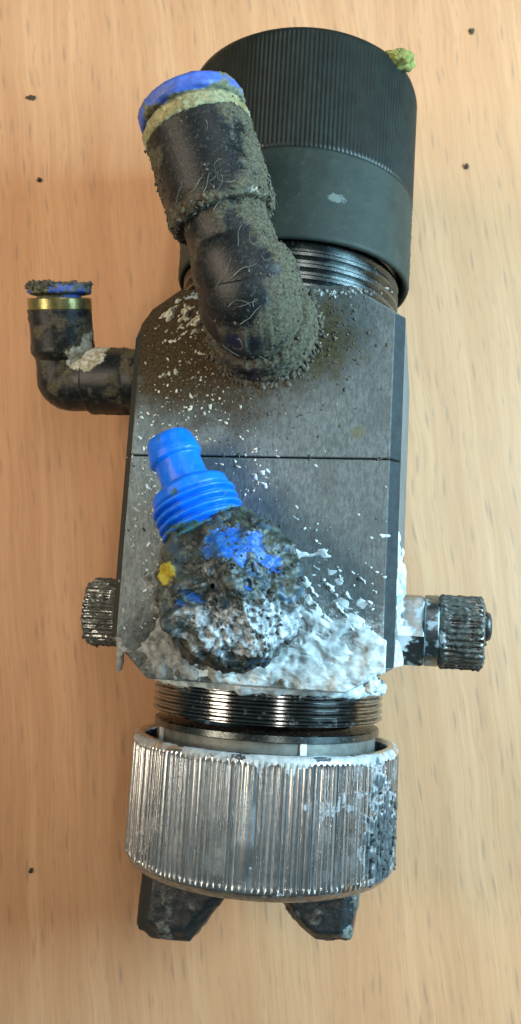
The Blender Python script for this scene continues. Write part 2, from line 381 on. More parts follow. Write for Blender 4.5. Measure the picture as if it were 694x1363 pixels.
def surf_samples(o, k, weight=None, r=None):
    """random points and normals on an object's faces (local mm)"""
    r = r or rng
    me = o.data; n = len(me.polygons)
    c = np.empty(n*3); me.polygons.foreach_get('center', c); c = c.reshape(-1, 3)/S
    nr_ = np.empty(n*3); me.polygons.foreach_get('normal', nr_); nr_ = nr_.reshape(-1, 3)
    ar = np.empty(n); me.polygons.foreach_get('area', ar)
    w = ar*(weight(c, nr_) if weight else 1.0); w = np.maximum(w, 0); w /= w.sum()
    i = r.choice(n, k, p=w)
    return c[i] + r.normal(0, 0.15, (k, 3)), nr_[i]

def tube(path, rad, k=5):
    path = np.asarray(path, float); n = len(path)
    T = np.gradient(path, axis=0); T /= np.maximum(np.linalg.norm(T, axis=1, keepdims=True), 1e-9)
    up = np.array((0.31, 0.17, 0.93)); A = np.cross(T, up); A /= np.maximum(np.linalg.norm(A, axis=1, keepdims=True), 1e-9); B = np.cross(T, A)
    th = np.linspace(0, 2*np.pi, k, endpoint=False)
    rad = np.asarray(rad)*np.ones(n)
    return path[None] + rad[None, :, None]*(np.cos(th)[:, None, None]*A + np.sin(th)[:, None, None]*B)

def tubes(name, paths, rads, mat, parent, k=5, kind='stuff'):
    V, F, off = [], [], 0
    for p, r_ in zip(paths, rads):
        G = tube(p, r_, k); V.append(G.reshape(-1, 3)); F.append(grid_faces(k, len(p), True)+off); off += k*len(p)
    return link_mesh(name, np.concatenate(V), np.concatenate(F), mat, parent, True, kind=kind)

def heightfield(name, origin, u, v, n, ulim, vlim, step, hfun, mat, parent, kind='stuff', attrs=None):
    """solid crust that grows out of a flat face: only where hfun > 0"""
    us = np.arange(ulim[0], ulim[1]+step, step); vs = np.arange(vlim[0], vlim[1]+step, step)
    U, Vv = np.meshgrid(us, vs, indexing='ij')
    H = hfun(U, Vv)
    u, v, n, origin = (np.array(q, float) for q in (u, v, n, origin))
    P = origin + U[..., None]*u + Vv[..., None]*v + np.maximum(H, -0.12)[..., None]*n
    F = grid_faces(len(us), len(vs), False)
    keep = (H.ravel()[F] > 0).any(1)
    F = F[keep]; used = np.unique(F); mp = -np.ones(P.shape[0]*P.shape[1], int); mp[used] = np.arange(len(used))
    A = {k: a(U, Vv).ravel()[used] for k, a in (attrs or {}).items()}
    return link_mesh(name, P.reshape(-1, 3)[used], mp[F], mat, parent, True, A, kind)

def tag(o, label, cat, group=None):
    o['label'] = label; o['category'] = cat
    if group: o['group'] = group

# ------------------------------------------------------------------ setting: the table
TZ = -34.7
def slab(name, x0, x1, y0, y1, z0, z1, mat):
    V = [(x, y, z) for z in (z0, z1) for y in (y0, y1) for x in (x0, x1)]
    F = [(0, 2, 3, 1), (4, 5, 7, 6), (0, 1, 5, 4), (1, 3, 7, 5), (3, 2, 6, 7), (2, 0, 4, 6)]
    return link_mesh(name, V, F, mat, None, False)
tb = slab('tabletop', -700, 700, -450, 450, TZ-25, TZ, 'wood'); tb['kind'] = 'structure'

# ------------------------------------------------------------------ the spray gun (one thing)
gun = bpy.data.objects.new('spray_gun', None); col.objects.link(gun)
gun.empty_display_size = 0.02
gun.rotation_euler = (0, -0.202901492, 0)
tag(gun, 'grimy metal spray gun head with black cap and blue hose barb lying on the table', 'spray gun')
T = 29.37; BT = 26.82; BW = 30.19; W = 28.04

def block(name, outline, mat):
    """plan outline (x, y) extruded through z with the long x-edges bevelled"""
    o = np.array(outline, float); k = len(o)
    ins = o.copy(); ins[:, 0] = np.where(np.abs(o[:, 0]) > W, np.sign(o[:, 0])*W, o[:, 0])
    V = np.concatenate([np.c_[ins, np.full(k, -T)], np.c_[o, np.full(k, -BT)], np.c_[o, np.full(k, BT)], np.c_[ins, np.full(k, T)]])
    F = [list(range(k))[::-1]]
    for L in range(3):
        for i in range(k): F.append([L*k+i, L*k+(i+1) % k, (L+1)*k+(i+1) % k, (L+1)*k+i])
    F.append([3*k+i for i in range(k)])
    ob = link_mesh(name, V, F, mat, gun, False)
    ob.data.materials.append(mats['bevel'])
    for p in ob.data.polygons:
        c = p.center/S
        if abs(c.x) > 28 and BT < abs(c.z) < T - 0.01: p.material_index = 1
    bev = ob.modifiers.new('edge', 'BEVEL'); bev.width = 0.22*S; bev.segments = 2; bev.limit_method = 'ANGLE'; bev.angle_limit = math.radians(25)
    return ob
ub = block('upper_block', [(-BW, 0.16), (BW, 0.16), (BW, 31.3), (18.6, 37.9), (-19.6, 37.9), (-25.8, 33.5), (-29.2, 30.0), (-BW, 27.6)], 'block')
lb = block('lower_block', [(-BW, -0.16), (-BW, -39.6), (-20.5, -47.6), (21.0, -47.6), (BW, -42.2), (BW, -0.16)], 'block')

# threaded necks
def thread_prof(s0, s1, r, pitch, depth, r_in):
    p = [(s0, r_in), (s0, r-depth)]
    s = s0
    while s < s1-pitch*0.5:
        p += [(s+pitch*0.10, r-depth), (s+pitch*0.36, r), (s+pitch*0.62, r), (s+pitch*0.88, r-depth)]; s += pitch
    p += [(s1, r-depth), (s1, r_in)]
    return p
ORI = (0.0, 0, 0); AX = (0, 1, 0)
lathe('rear_thread', thread_prof(37.6, 53, 27.2, 2.7, 0.9, 20), ORI, AX, 'steel', gun, 160, sharp=30)
def neck_white(P):
    y = P[..., 1]
    w = sstep(y, -51.0, -47.5)*0.75 + fbm(P, 2.5, 3, 4)*0.35
    return {'white': w}
lathe('front_thread', thread_prof(-55.6, -46.0, 27.0, 1.5, 0.62, 20), ORI, AX, 'steel_dirty', gun, 200, sharp=30, attrs=neck_white)
# front air cap flange inside the ring, with slots
lathe('cap_flange', [(-59.0, 20), (-59.0, 26.0), (-58.8, 26.4), (-57.5, 26.4), (-57.3, 26.1), (-57.3, 20)], ORI, AX, 'steel', gun, 160, sharp=30)
fl = lathe('slotted_collar', [(-72, 22), (-72, 25.6), (-59.0, 25.6), (-59.0, 22)], ORI, AX, 'grey_collar', gun, 160, sharp=30)
for ang in (0.49, -0.95, 1.9, -2.3):
    a = math.pi/2-ang
    c, s = math.cos(a), math.sin(a); w = 0.7
    V = []
    for y in (-71, -59.02):
        for rr in (25.0, 26.1):
            for q in (-w, w): V.append((c*rr - s*q, y, s*rr + c*q))
    F = [(0, 2, 3, 1), (4, 5, 7, 6), (0, 1, 5, 4), (1, 3, 7, 5), (3, 2, 6, 7), (2, 0, 4, 6)]
    link_mesh('collar_key', V, F, 'key', fl, False)

# rear cap: grip and skirt
NRC = 176
def cap_rib(th, s, r):
    saw = 0.5+0.5*np.cos(th*NRC)
    k = sstep(s, 71.0, 72.0)*(1-sstep(s, 98.8, 100.2))
    return -0.22*(1-saw**0.7)*k
def cap_attr(P):
    th = np.arctan2(P[..., 2], P[..., 0])
    glint_line = np.exp(-((th-1.46)/0.05)**2)*0.30  # overhead light's highlight along the grip, painted as a paler streak
    saw = 0.5+0.5*np.cos((th-np.pi)*NRC)
    return {'wear_glint': glint_line*saw + 0.10*saw*sstep(fbm(P*np.array([1, .1, 1]), 5, 3), -0.1, 0.4)}
gp = [(71.0, 24), (71.0, 29.3), (71.2, 29.5), (99.0, 29.75), (100.6, 29.3), (101.5, 28.3), (101.9, 26.5), (102.1, 20), (102.2, 0.01)]
cap = bpy.data.objects.new('rear_cap', None); col.objects.link(cap); cap.parent = gun; cap['label'] = 'black cap with ribbed grip and smooth dusty skirt'
lathe('ribbed_grip', resample(gp, 1.2), (0.6, 0, 0), AX, 'cap', cap, NRC*8, rib=cap_rib, attrs=cap_attr)
def skirt_d(P, N):
    d = np.maximum(0, fbm(P, 1.2, 3, 2)-0.25)*0.25*sstep(P[..., 1], 68, 71.2) + np.maximum(0, fbm(P, 0.9, 2, 9)-0.45)*0.5
    return d, {}
lathe('smooth_skirt', [(62, 25.6), (50.4, 27.6), (49.7, 28.0), (49.5, 28.5), (49.7, 29.0), (50.3, 29.25), (71.05, 29.4), (71.15, 24)], (0.6, 0, 0), AX, 'skirt', cap, 260, disp=skirt_d, step=0.5)
# clinging lump on the cap's rim
def lump(name, c, r, mat, parent, amp=0.35, seed=0, n=48, size=1.6, kind=None):
    th = np.linspace(0, 2*np.pi, n, endpoint=False); ph = np.linspace(0.02, np.pi-0.02, n//2)
    A, B = np.meshgrid(th, ph, indexing='ij')
    D = np.stack([np.cos(A)*np.sin(B), np.sin(A)*np.sin(B), -np.cos(B)], -1)
    R = np.array(r, float); P = D*R
    P = np.array(c, float) + P*(1 + amp*fbm(P+np.array(c), size, 4, seed))[..., None]
    return link_mesh(name, P.reshape(-1, 3), grid_faces(n, n//2, True), mat, parent, True, kind=kind)
lu = lump('residue_lump', (25.4, 100.6, 15.2), (4.4, 1.9, 3.8), 'sponge', gun, 0.30, 3, 90, 2.4)
lu['label'] = 'yellow green scrap of residue stuck on the cap rim'

# knurled clamp ring
NRR = 152
_rr = np.random.default_rng(21); RIBW = _rr.uniform(0.55, 1.15, NRR); RIBT = _rr.normal(0, 0.07, NRR)
def ring_rib(th, s, r):
    saw = 0.5+0.5*np.cos(th*NRR)
    k = sstep(s, -86.9, -86.3)*(1-sstep(s, -62.8, -61.9))*(r > 30)
    idx = np.mod(np.floor(th*NRR/(2*np.pi)+0.5).astype(int), NRR)
    return (-0.50*(1-sstep(saw, -0.25, 0.9))*RIBW[idx] + RIBT[idx]*np.sin(th*NRR)*saw)*k
def ring_grime(P):
    """fields shared by relief and colour"""
    x, y, z = P[..., 0], P[..., 1], P[..., 2]
    g = -0.22 + 0.50*sstep(y, -66, -61.5) + fbm(P*np.array([1, .6, 1]), 5.0, 4, 1)*0.7 + 0.25*blobm(P, (4, -66, 30), (16, 8, 14))
    g = g - 0.08 + 0.2*blobm(P, (-18, -82, 22), (12, 7, 12)) - 0.5*blobm(P, (-14, -74, 27), (8, 16, 14)) - 0.5*blobm(P, (20, -75, 22), (8, 16, 14)) - 0.4*blobm(P, (-29, -74, 8), (6, 18, 14))
    m = blobm(P, (29.5, -80, 12), (9, 15, 13))*1.25 + 0.6*blobm(P, (20, -70.5, 24), (9, 3.4, 8)) + 0.6*blobm(P, (27, -66, 15), (6, 7, 9)) + fbm(P, 2.2, 4, 6)*0.5 - 0.22
    m = m + 0.35*blobm(P, (-18, -84, 22), (9, 5, 9))
    g = g + 0.45*sstep(y, -63.2, -62.2) + 0.5*sstep(y, -86.0, -86.8)
    return g, m
def ring_disp(P, N):
    g, m = ring_grime(P)
    rad = np.hypot(P[..., 0], P[..., 2]); out = (rad > 29.6)
    mm = sstep(m, 0.25, 0.8)
    d = mm*(0.25+0.8*np.maximum(0, fbm(P, 1.9, 4, 3)+0.15))*out
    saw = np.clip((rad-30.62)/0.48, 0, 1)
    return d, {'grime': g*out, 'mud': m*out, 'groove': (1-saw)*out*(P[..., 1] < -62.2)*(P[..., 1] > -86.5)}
rp = [(-72, 28.2), (-61.4, 28.3), (-60.8, 28.7), (-60.75, 29.6), (-61.1, 30.5), (-61.9, 31.0), (-62.1, 31.1), (-86.6, 31.1), (-87.1, 30.9)]
rp = rp[::-1]
ringo = bpy.data.objects.new('clamp_ring', None); col.objects.link(ringo); ringo.parent = gun
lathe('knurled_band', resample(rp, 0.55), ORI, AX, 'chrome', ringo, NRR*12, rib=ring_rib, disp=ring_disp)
lathe('ring_rim', [(-89.0, 20), (-89.0, 28.9), (-88.6, 29.7), (-87.2, 30.85), (-87.1, 28)], ORI, AX, 'chrome_rim', ringo, 200, sharp=35)
lathe('ring_bore', [(-87, 2), (-88.3, 20.5), (-88.4, 29)], ORI, AX, 'cavity', ringo, 64)

# air cap horns
def prism(name, poly, z0, z1, taper, mat, parent, seed=0):
    poly = np.array(poly, float); k = len(poly)
    c = poly.mean(0)
    V, F = [], []
    zs = np.array([z0, z0+2.0, z1-2.4, z1]); sc = [0.72, 1.0, 1.0, taper]
    for z, s in zip(zs, sc):
        q = c+(poly-c)*s; V.append(np.c_[q, np.full(k, z)])
    V = np.concatenate(V)
    F = [list(range(k))[::-1]]
    for L in range(len(zs)-1):
        for i in range(k): F.append([L*k+i, L*k+(i+1) % k, (L+1)*k+(i+1) % k, (L+1)*k+i])
    F.append([(len(zs)-1)*k+i for i in range(k)])
    me = bpy.data.meshes.new(name); me.from_pydata((V*S).tolist(), [], F)
    o = bpy.data.objects.new(name, me); col.objects.link(o); o.parent = parent
    me.materials.append(mats[mat])
    import bmesh
    bm = bmesh.new(); bm.from_mesh(me); bmesh.ops.recalc_face_normals(bm, faces=bm.faces)
    bmesh.ops.bevel(bm, geom=bm.edges[:], offset=0.5*S, segments=2, affect='EDGES', profile=0.6)
    bmesh.ops.triangulate(bm, faces=bm.faces)
    for _ in range(4):
        ed = [e for e in bm.edges if e.calc_length() > 0.55*S]
        if not ed: break
        bmesh.ops.subdivide_edges(bm, edges=ed, cuts=1, use_grid_fill=False)
        bmesh.ops.triangulate(bm, faces=bm.faces)
    bm.normal_update(); bm.to_mesh(me); bm.free()
    n = len(me.vertices); co = np.empty(n*3); me.vertices.foreach_get('co', co); P = co.reshape(-1, 3)/S
    no = np.empty(n*3); me.vertices.foreach_get('normal', no); N = no.reshape(-1, 3)
    dirt = 0.15+fbm(P, 5, 4, seed)*0.9
    d = sstep(dirt, 0.3, 0.6)*(0.25+0.5*np.maximum(0, fbm(P, 1.3, 3, seed+2))) + 0.12*fbm(P, 2.5, 3, seed+4)
    me.vertices.foreach_set('co', ((P+N*d[:, None])*S).ravel())
    a = me.attributes.new('dirt', 'FLOAT', 'POINT'); a.data.foreach_set('value', np.clip(dirt, 0, 1).astype(np.float32))
    me.polygons.foreach_set('use_smooth', np.ones(len(me.polygons), bool)); me.update()
    return o
h1 = prism('air_horn', [(-25.8, -86), (-26.6, -104.4), (-22.6, -107.0), (-13.6, -106.6), (-10.2, -101.8), (-5.5, -95.5), (-7, -86)], -9, 8.5, 0.66, 'horn', gun, 1)
h1['label'] = 'left air horn, half coated in grey sludge'
h2 = prism('air_horn', [(4.5, -86), (5.0, -94), (11.0, -100.4), (14.6, -102.7), (22.4, -101.8), (23.2, -93), (23, -86)], -9, 8.0, 0.70, 'horn', gun, 7)
h2['label'] = 'right air horn, dark blue black with specks'

# ------------------------------------------------------------------ push-in elbow fittings
def clump(c): return np.clip(fbm(c, 3.0, 3, 77)*2.2+0.25, 0.02, 1)**2
def dirt_fn(bias, amp=0.32, seed=0, size=1.1, pale=None):
    def f(P, N):
        b = bias(P) if callable(bias) else bias
        dirt = b + fbm(P, 4.5, 4, seed)*0.65
        k = sstep(dirt, 0.2, 0.75)
        d = k*amp*(0.35+np.maximum(0, 0.3+fbm(P, size, 4, seed+1))) + np.maximum(0, fbm(P, 0.5, 2, seed+3)-0.35)*0.28*(0.3+k)
        A = {'dirt': dirt}
        if pale: A['pale'] = pale(P) + fbm(P, 2.4, 4, seed+8)*0.5
        return d, A
    return f

def sweep(name, pts, rad, mat, parent, n=120, disp=None, step=0.4):
    """smooth tube through control points with radius per control point (Catmull-Rom)"""
    C = np.c_[np.array(pts, float), np.array(rad, float)]
    Cp = np.vstack([2*C[0]-C[1], C, 2*C[-1]-C[-2]]); out = []
    for i in range(1, len(Cp)-2):
        k = max(2, int(np.linalg.norm(Cp[i+1, :3]-Cp[i, :3])/step))
        for t in np.linspace(0, 1, k, endpoint=(i == len(Cp)-3)):
            p0, p1, p2, p3 = Cp[i-1:i+3]
            out.append(0.5*((2*p1)+(-p0+p2)*t+(2*p0-5*p1+4*p2-p3)*t*t+(-p0+3*p1-3*p2+p3)*t**3))
    out = np.array(out); Q = out[:, :3]; r = out[:, 3]
    Tn = np.gradient(Q, axis=0); Tn /= np.linalg.norm(Tn, axis=1, keepdims=True)
    e = np.cross(Tn[0], (0.3, 0.5, 0.8)); e /= np.linalg.norm(e); E1 = []
    for tt in Tn:
        e = e-(e@tt)*tt; e /= np.linalg.norm(e); E1.append(e)
    E1 = np.array(E1); E2 = np.cross(Tn, E1)
    th = np.linspace(0, 2*np.pi, n, endpoint=False)
    P = Q[None]+r[None, :, None]*(np.cos(th)[:, None, None]*E1+np.sin(th)[:, None, None]*E2)
    A = {}
    if disp:
        d, A = disp(P, None); N = (P-Q[None])/r[None, :, None]; P = P+N*d[..., None]
    return link_mesh(name, P.reshape(-1, 3), grid_faces(n, len(Q), True), mat, parent, True, A)

# the big one on the face
elb = bpy.data.objects.new('elbow_fitting', None); col.objects.link(elb); elb.parent = gun
elb['label'] = 'large black elbow thick with dust, blue release collar'
c0 = np.array((-0.2, 28.3, T)); corner = np.array((-0.2, 28.6, 45.0)); bd = np.array((-0.325, 0.94, 0.10)); bd /= np.linalg.norm(bd)
def big_bias(P):
    return 0.36 + 0.30*sstep(P[..., 0]-(-0.2)+0.33*(P[..., 1]-28), -3, 8) - 1.1*blobm(P, (-2.0, 30, 56), (11, 12, 13)) + 0.25*sstep(P[..., 2], 44, 36)
lathe('swivel_base', [(0, 8), (0, 11.7), (1.2, 11.7), (1.9, 11.0), (6.2, 11.1), (7.2, 10.9), (7.6, 9.8), (7.4, 7)], c0, (0, 0, 1), 'rubber', elb, 220, disp=dirt_fn(big_bias, 0.5, 2), step=0.35)
sweep('elbow_bend', [c0+(0, 0, 6), c0+(0, 0, 10.5), c0+(0.1, 0.2, 14.0), corner+(-0.2, 2.8, -0.6), corner+bd*7.0+(0, 0, 0.2), corner+bd*11, corner+bd*18.5], [9.4, 9.5, 10.2, 10.4, 9.4, 8.5, 8.5], 'rubber', elb, 200, dirt_fn(big_bias, 0.5, 3))
def barrel_bias(P):
    q = P-corner; s = q@bd
    side = q@np.cross(bd, (0, 0, 1.0))
    return 0.06 + 0.55*sstep(side, 4, 9.5) + 0.5*sstep(s, 21.5, 17.5) + 0.35*sstep(side, -6, -10) + 0.2*sstep(s, 32, 36)
def barrel_pale(P):
    q = P-corner; s = q@bd
    return 0.5*np.exp(-((s-17.3)/1.6)**2)-0.3
lathe('elbow_barrel', [(16.8, 8.0), (16.9, 9.9), (17.8, 10.6), (19.5, 10.75), (35.2, 10.75), (35.6, 10.3), (35.6, 7)], corner, bd, 'rubber', elb, 240, disp=dirt_fn(barrel_bias, 0.42, 5, pale=barrel_pale), step=0.3)
lathe('brass_band', [(35.3, 8), (35.3, 10.7), (35.5, 10.85), (37.6, 10.85), (37.9, 10.6), (37.9, 7)], corner, bd, 'brass', elb, 220, disp=dirt_fn(0.55, 0.35, 6), step=0.3)
def rim_bias(P):
    s = (P-corner)@bd
    return 0.22 + 0.55*sstep(s, 40.2, 38.8) + 0.5*sstep(P[..., 0], -9, -1)
lathe('release_collar', [(37.8, 7), (37.9, 9.4), (39.2, 9.6), (39.5, 10.5), (40.0, 10.9), (41.6, 10.9), (42.3, 10.4), (42.4, 7.2), (38, 6.9), (38, 0.1)], corner, bd, 'collet', elb, 200, disp=dirt_fn(rim_bias, 0.3, 7), step=0.3)

# the small one on the left flank
els = bpy.data.objects.new('elbow_fitting', None); col.objects.link(els); els.parent = gun
els['label'] = 'small black elbow with olive brass band and crusted blue collar'
sc = np.array((-59.4, 25.8, 0.4)); sd = np.array((0.012, 0.925, 0.38)); sd /= np.linalg.norm(sd)
def sm_bias(P): return 0.24 + 0.55*blobm(P, (-50, 33, 4), (8, 9, 12))
def sm_pale(P): return 1.35*blobm(P, (-49.5, 34, 4.5), (8, 10, 12)) + 1.3*blobm(P, (-51.5, 29, 7.5), (7.5, 5, 6)) + 0.9*blobm(P, (-38, 33, 3), (7, 5, 9)) - 0.25
lathe('swivel_base', [(0, 5), (0, 8.2), (0.4, 8.6), (10.5, 8.6), (11.4, 8.3), (14.5, 8.3), (14.6, 9.4), (17.5, 9.4), (22.0, 9.2), (22, 5)], (-52.0, 25.9, 0.2), (1, 0, 0), 'rubber', els, 160, disp=dirt_fn(sm_bias, 0.3, 12, pale=sm_pale), step=0.35)
sweep('elbow_bend', [(-48, 25.8, 0.3), (-52.5, 25.6, 0.3), sc+(0.5, -0.2, 0.0), sc+sd*4.0+(-0.1, 0, 0), sc+sd*8.5, sc+sd*13], [7.5, 7.4, 7.1, 7.0, 6.9, 6.9], 'rubber', els, 140, dirt_fn(sm_bias, 0.3, 13, pale=sm_pale))
lathe('elbow_barrel', [(5.4, 5), (5.6, 6.7), (7.2, 7.7), (8.2, 8.05), (18.6, 8.05), (18.8, 7.6), (18.8, 5)], sc, sd, 'rubber', els, 180, disp=dirt_fn(sm_bias, 0.3, 14, pale=sm_pale), step=0.35)
lathe('brass_band', [(18.6, 5), (18.6, 8.0), (18.8, 8.15), (21.3, 8.15), (21.6, 7.9), (21.6, 5)], sc, sd, 'brass_clean', els, 140, sharp=35)
def smr(P): return 0.52 + 0.4*blobm(P, (-61, 48, 15), (5, 8, 8))
lathe('release_collar', [(21.6, 5.2), (22.6, 5.3), (22.8, 7.2), (23.1, 7.9), (24.3, 7.9), (24.7, 7.6), (24.8, 5), (22, 0.1)], sc, sd, 'collet', els, 160, disp=dirt_fn(smr, 0.5, 15, 0.9), step=0.3)
cl = surf_samples(bpy.data.objects['release_collar.001'], 420, lambda c, n: sstep((c-sc)@sd, 23.3, 24.6)*(n[:, 2] > -0.3)*(1+3*(c[:, 0] < -58)))
grains('dried_grit', cl[0], cl[1], rng.uniform(0.15, 0.75, 420), 'grit', els)

# ------------------------------------------------------------------ blue hose barb in a crusted elbow
hb = bpy.data.objects.new('hose_barb_elbow', None); col.objects.link(hb); hb.parent = gun
hb['label'] = 'bright blue plastic hose barb, its elbow buried in mud and white paint'
bc = np.array((-1.2, -28.8, 40.6)); ba = np.array((-0.455, 0.89, -0.05)); ba /= np.linalg.norm(ba)
def blue_dirt(lo, seed):
    def f(P, N):
        s = (P-bc)@ba
        dirt = sstep(s, lo, lo-4)*0.6 + fbm(P, 3.0, 4, seed)*0.62 + 0.14
        return 0.18*np.maximum(0, fbm(P, 1.3, 3, seed+1))*sstep(dirt, 0.2, 0.6) + 0.10*fbm(P, 2.2, 3, seed+5), {'dirt': dirt}
    return f
def helical(s0, n, pitch, r, depth):
    p = [(s0, r-depth)]
    for i in range(n):
        b = s0+i*pitch
        p += [(b+0.12*pitch, r-depth), (b+0.42*pitch, r-0.06), (b+0.58*pitch, r), (b+0.74*pitch, r-0.06), (b+0.98*pitch, r-depth)]
    return p
lathe('threaded_collar', [(8, 5)]+helical(9.4, 6, 1.75, 8.75, 1.2)+[(20.2, 7.9), (20.5, 8.0), (21.9, 7.9), (22.4, 7.5), (22.5, 5.0)], bc, ba, 'blue', hb, 160, disp=blue_dirt(16, 21), step=0.3)
lathe('hose_barb', [(22, 5.4), (23.2, 5.5), (23.5, 4.85), (28.6, 4.75), (28.9, 5.2), (29.3, 5.45), (30.4, 5.4), (33.4, 4.75), (34.1, 4.35), (34.2, 2.6), (28, 2.3), (28, 0.1)], bc, ba, 'blue', hb, 128, disp=blue_dirt(20, 22), step=0.35)
def bulb():
    n, m = 340, 190
    th = np.linspace(0, 2*np.pi, n, endpoint=False); ph = np.linspace(0.03, np.pi*0.80, m)
    A, B = np.meshgrid(th, ph, indexing='ij')
    D = np.stack([np.cos(A)*np.sin(B), np.sin(A)*np.sin(B), np.cos(B)], -1)[:, ::-1]
    P = bc + D*np.array((14.0, 14.6, 13.4))
    # a squarish shoulder towards the top right, chin pulled down
    e1, e2, aa = frame(ba)
    Rl = P-bc; ax_ = (Rl@aa)[..., None]*aa; pe = Rl-ax_
    fi = np.arctan2(pe@e2, pe@e1)+0.25
    P = bc+ax_+pe*(1.07*np.cos(np.pi/6)/np.cos(np.mod(fi, np.pi/3)-np.pi/6))[..., None]
    big = fbm(P, 7.0, 3, 31)
    blue = 1.4*blobm(P, (1.5, -20.5, 52), (9, 7, 8)) + 0.95*blobm(P, (9.0, -23.4, 49), (3.4, 4.0, 5)) + 0.9*blobm(P, (5.3, -29, 53.5), (2.6, 2.6, 4)) + 0.75*blobm(P, (-5.5, -31.0, 52), (5, 4, 5)) + 0.5*blobm(P, (-9.5, -19.5, 47), (5, 3, 6)) + fbm(P, 2.6, 4, 32)*0.42 - 0.06
    white = 1.3*blobm(P, (3.0, -36.0, 50), (15, 9.5, 12)) + 0.95*blobm(P, (7.0, -24.6, 53), (2.4, 3.0, 5)) + 0.6*blobm(P, (-3, -26.5, 54), (6, 3.5, 5)) + 0.75*blobm(P, (12, -33, 42), (7, 12, 12)) + 0.55*blobm(P, (-11, -34, 44), (6, 8, 10)) + fbm(P, 2.6, 4, 33)*0.5 - 0.12
    yellow = sstep(blobm(P, (-9.7, -27.2, 49.5), (2.6, 2.9, 5)) + fbm(P, 1.5, 3, 34)*0.3, 0.30, 0.42)
    kb = sstep(blue, 0.3, 0.6)
    mud = (1-kb)*(0.55+0.9*np.maximum(-0.2, fbm(P, 4.2, 3, 35, 0.45))) 
    edge = blobm(P, bc+ba*11.5, (14, 7, 13))
    d = big*1.4 + mud*1.3 + edge*1.8*(1-kb)*(0.5+np.maximum(0, fbm(P, 3.0, 3, 39))) + 0.5*sstep(white, 0.3, 0.6)*(0.3+ridged(P, 1.5, 2, 2)) - 0.5*sstep(white, 0.3, 0.6)*sstep(fbm(P, 1.1, 2, 41), 0.25, 0.5) - 0.5*sstep(fbm(P, 2.0, 2, 36), 0.35, 0.6)*(1-kb)
    d = d + yellow*0.5 + 0.12*fbm(P, 0.7, 2, 37)
    P = P + D*d[..., None]
    return link_mesh('crusted_elbow', P.reshape(-1, 3), grid_faces(n, m, True), 'bulb', hb, True, {'blue': blue*(1-sstep(white, 0.45, 0.6)), 'white': white, 'yellow': yellow})
bo = bulb()
lathe('stem_base', [(0, 6), (0, 11.5), (3, 11.8), (6, 11.2)], (bc[0], bc[1], T-0.1), (0, 0, 1), 'bulb', hb, 120, disp=lambda P, N: (0.7*fbm(P, 2.4, 4, 44), {'white': 0.4+fbm(P, 3, 3, 2)*0.5, 'blue': 0*P[..., 0], 'yellow': 0*P[..., 0]}), step=0.4)
mp, mn = surf_samples(bo, 900, lambda c, n: (n[:, 2] > -0.5)*np.clip(0.2+fbm(c, 4, 2, 50), 0, 1))
grains('mud_grains', mp, mn, 0.1+0.4*rng.random(900)**2, 'grit_dark', hb, flat=(0.4, 0.9))

# ------------------------------------------------------------------ side knobs
def knob(x0, sgn, name, label, long_):
    k = bpy.data.objects.new(name, None); col.objects.link(k); k.parent = gun; k['label'] = label
    yy = -34.1
    def kr(th, s, r): return -0.55*(1-sstep(0.5+0.5*np.cos(th*36), 0.15, 0.8))*sstep(s, 10.4, 11.0)*(1-sstep(s, 18.3, 18.7))*(r > 7)
    def kd(P, N):
        g = 0.62 + fbm(P, 2.6, 4, 61+x0)*0.9 - 0.35*blobm(P, (x0+sgn*18.5, -35, 7), (3, 7, 7))
        return sstep(g, 0.35, 0.75)*(0.12+0.6*np.maximum(0, fbm(P, 1.5, 4, 62))), {'grime': g, 'white': 0.9*blobm(P, (x0+sgn*10, -36, 8), (4, 7, 8))-0.15 if sgn > 0 else 0.55*blobm(P, (x0+sgn*16, -31, 8), (5, 7, 8))}
    o = (x0, yy, 0)
    hexr = lambda th, s, r: (r > 6)*(8.7*np.cos(np.pi/6)/np.cos((th+0.35) % (np.pi/3)-np.pi/6)-8.7)*(1-sstep(s, 7.55, 7.65))
    def hw(P): return {'white': 0.95*blobm(P, (x0+sgn*1.0, -36, 9), (5, 12, 12)) + 0.25*fbm(P, 2, 3, 4)+0.1}
    lathe('hex_nut', [(0, 5), (0, 8.7), (5.3, 8.7), (5.9, 8.4), (6.0, 6.3), (6.2, 6.3)], o, (sgn, 0, 0), 'hexsteel', k, 144, rib=hexr, sharp=30, attrs=hw)
    lathe('washer', [(6.0, 5), (6.0, 8.0), (6.3, 8.2), (9.0, 8.2), (9.4, 7.9), (9.5, 5.5)], o, (sgn, 0, 0), 'hexsteel', k, 120, sharp=30)
    lathe('knurled_head', [(9.4, 5), (9.4, 7.9), (10.0, 8.3), (18.3, 8.35), (19.0, 7.8), (19.2, 7.0), (19.25, 0.05)], o, (sgn, 0, 0), 'knob', k, 36*8, rib=kr, disp=kd, step=0.4)
    if long_:
        lathe('stem_pin', [(19.1, 3.2), (19.9, 3.4), (20.7, 3.0), (21.0, 2.1), (21.1, 0.05)], (x0, yy+1.6, 1.0), (sgn, 0, 0), 'horn', k, 48, attrs=lambda P: {'dirt': 0.1+0*P[..., 0]})
    return k
knob(30.0, 1, 'side_knob', 'right knurled side knob on a white smeared hex nut', True)
knob(-26.8, -1, 'side_knob', 'left knurled side knob, dark and crusted', False)

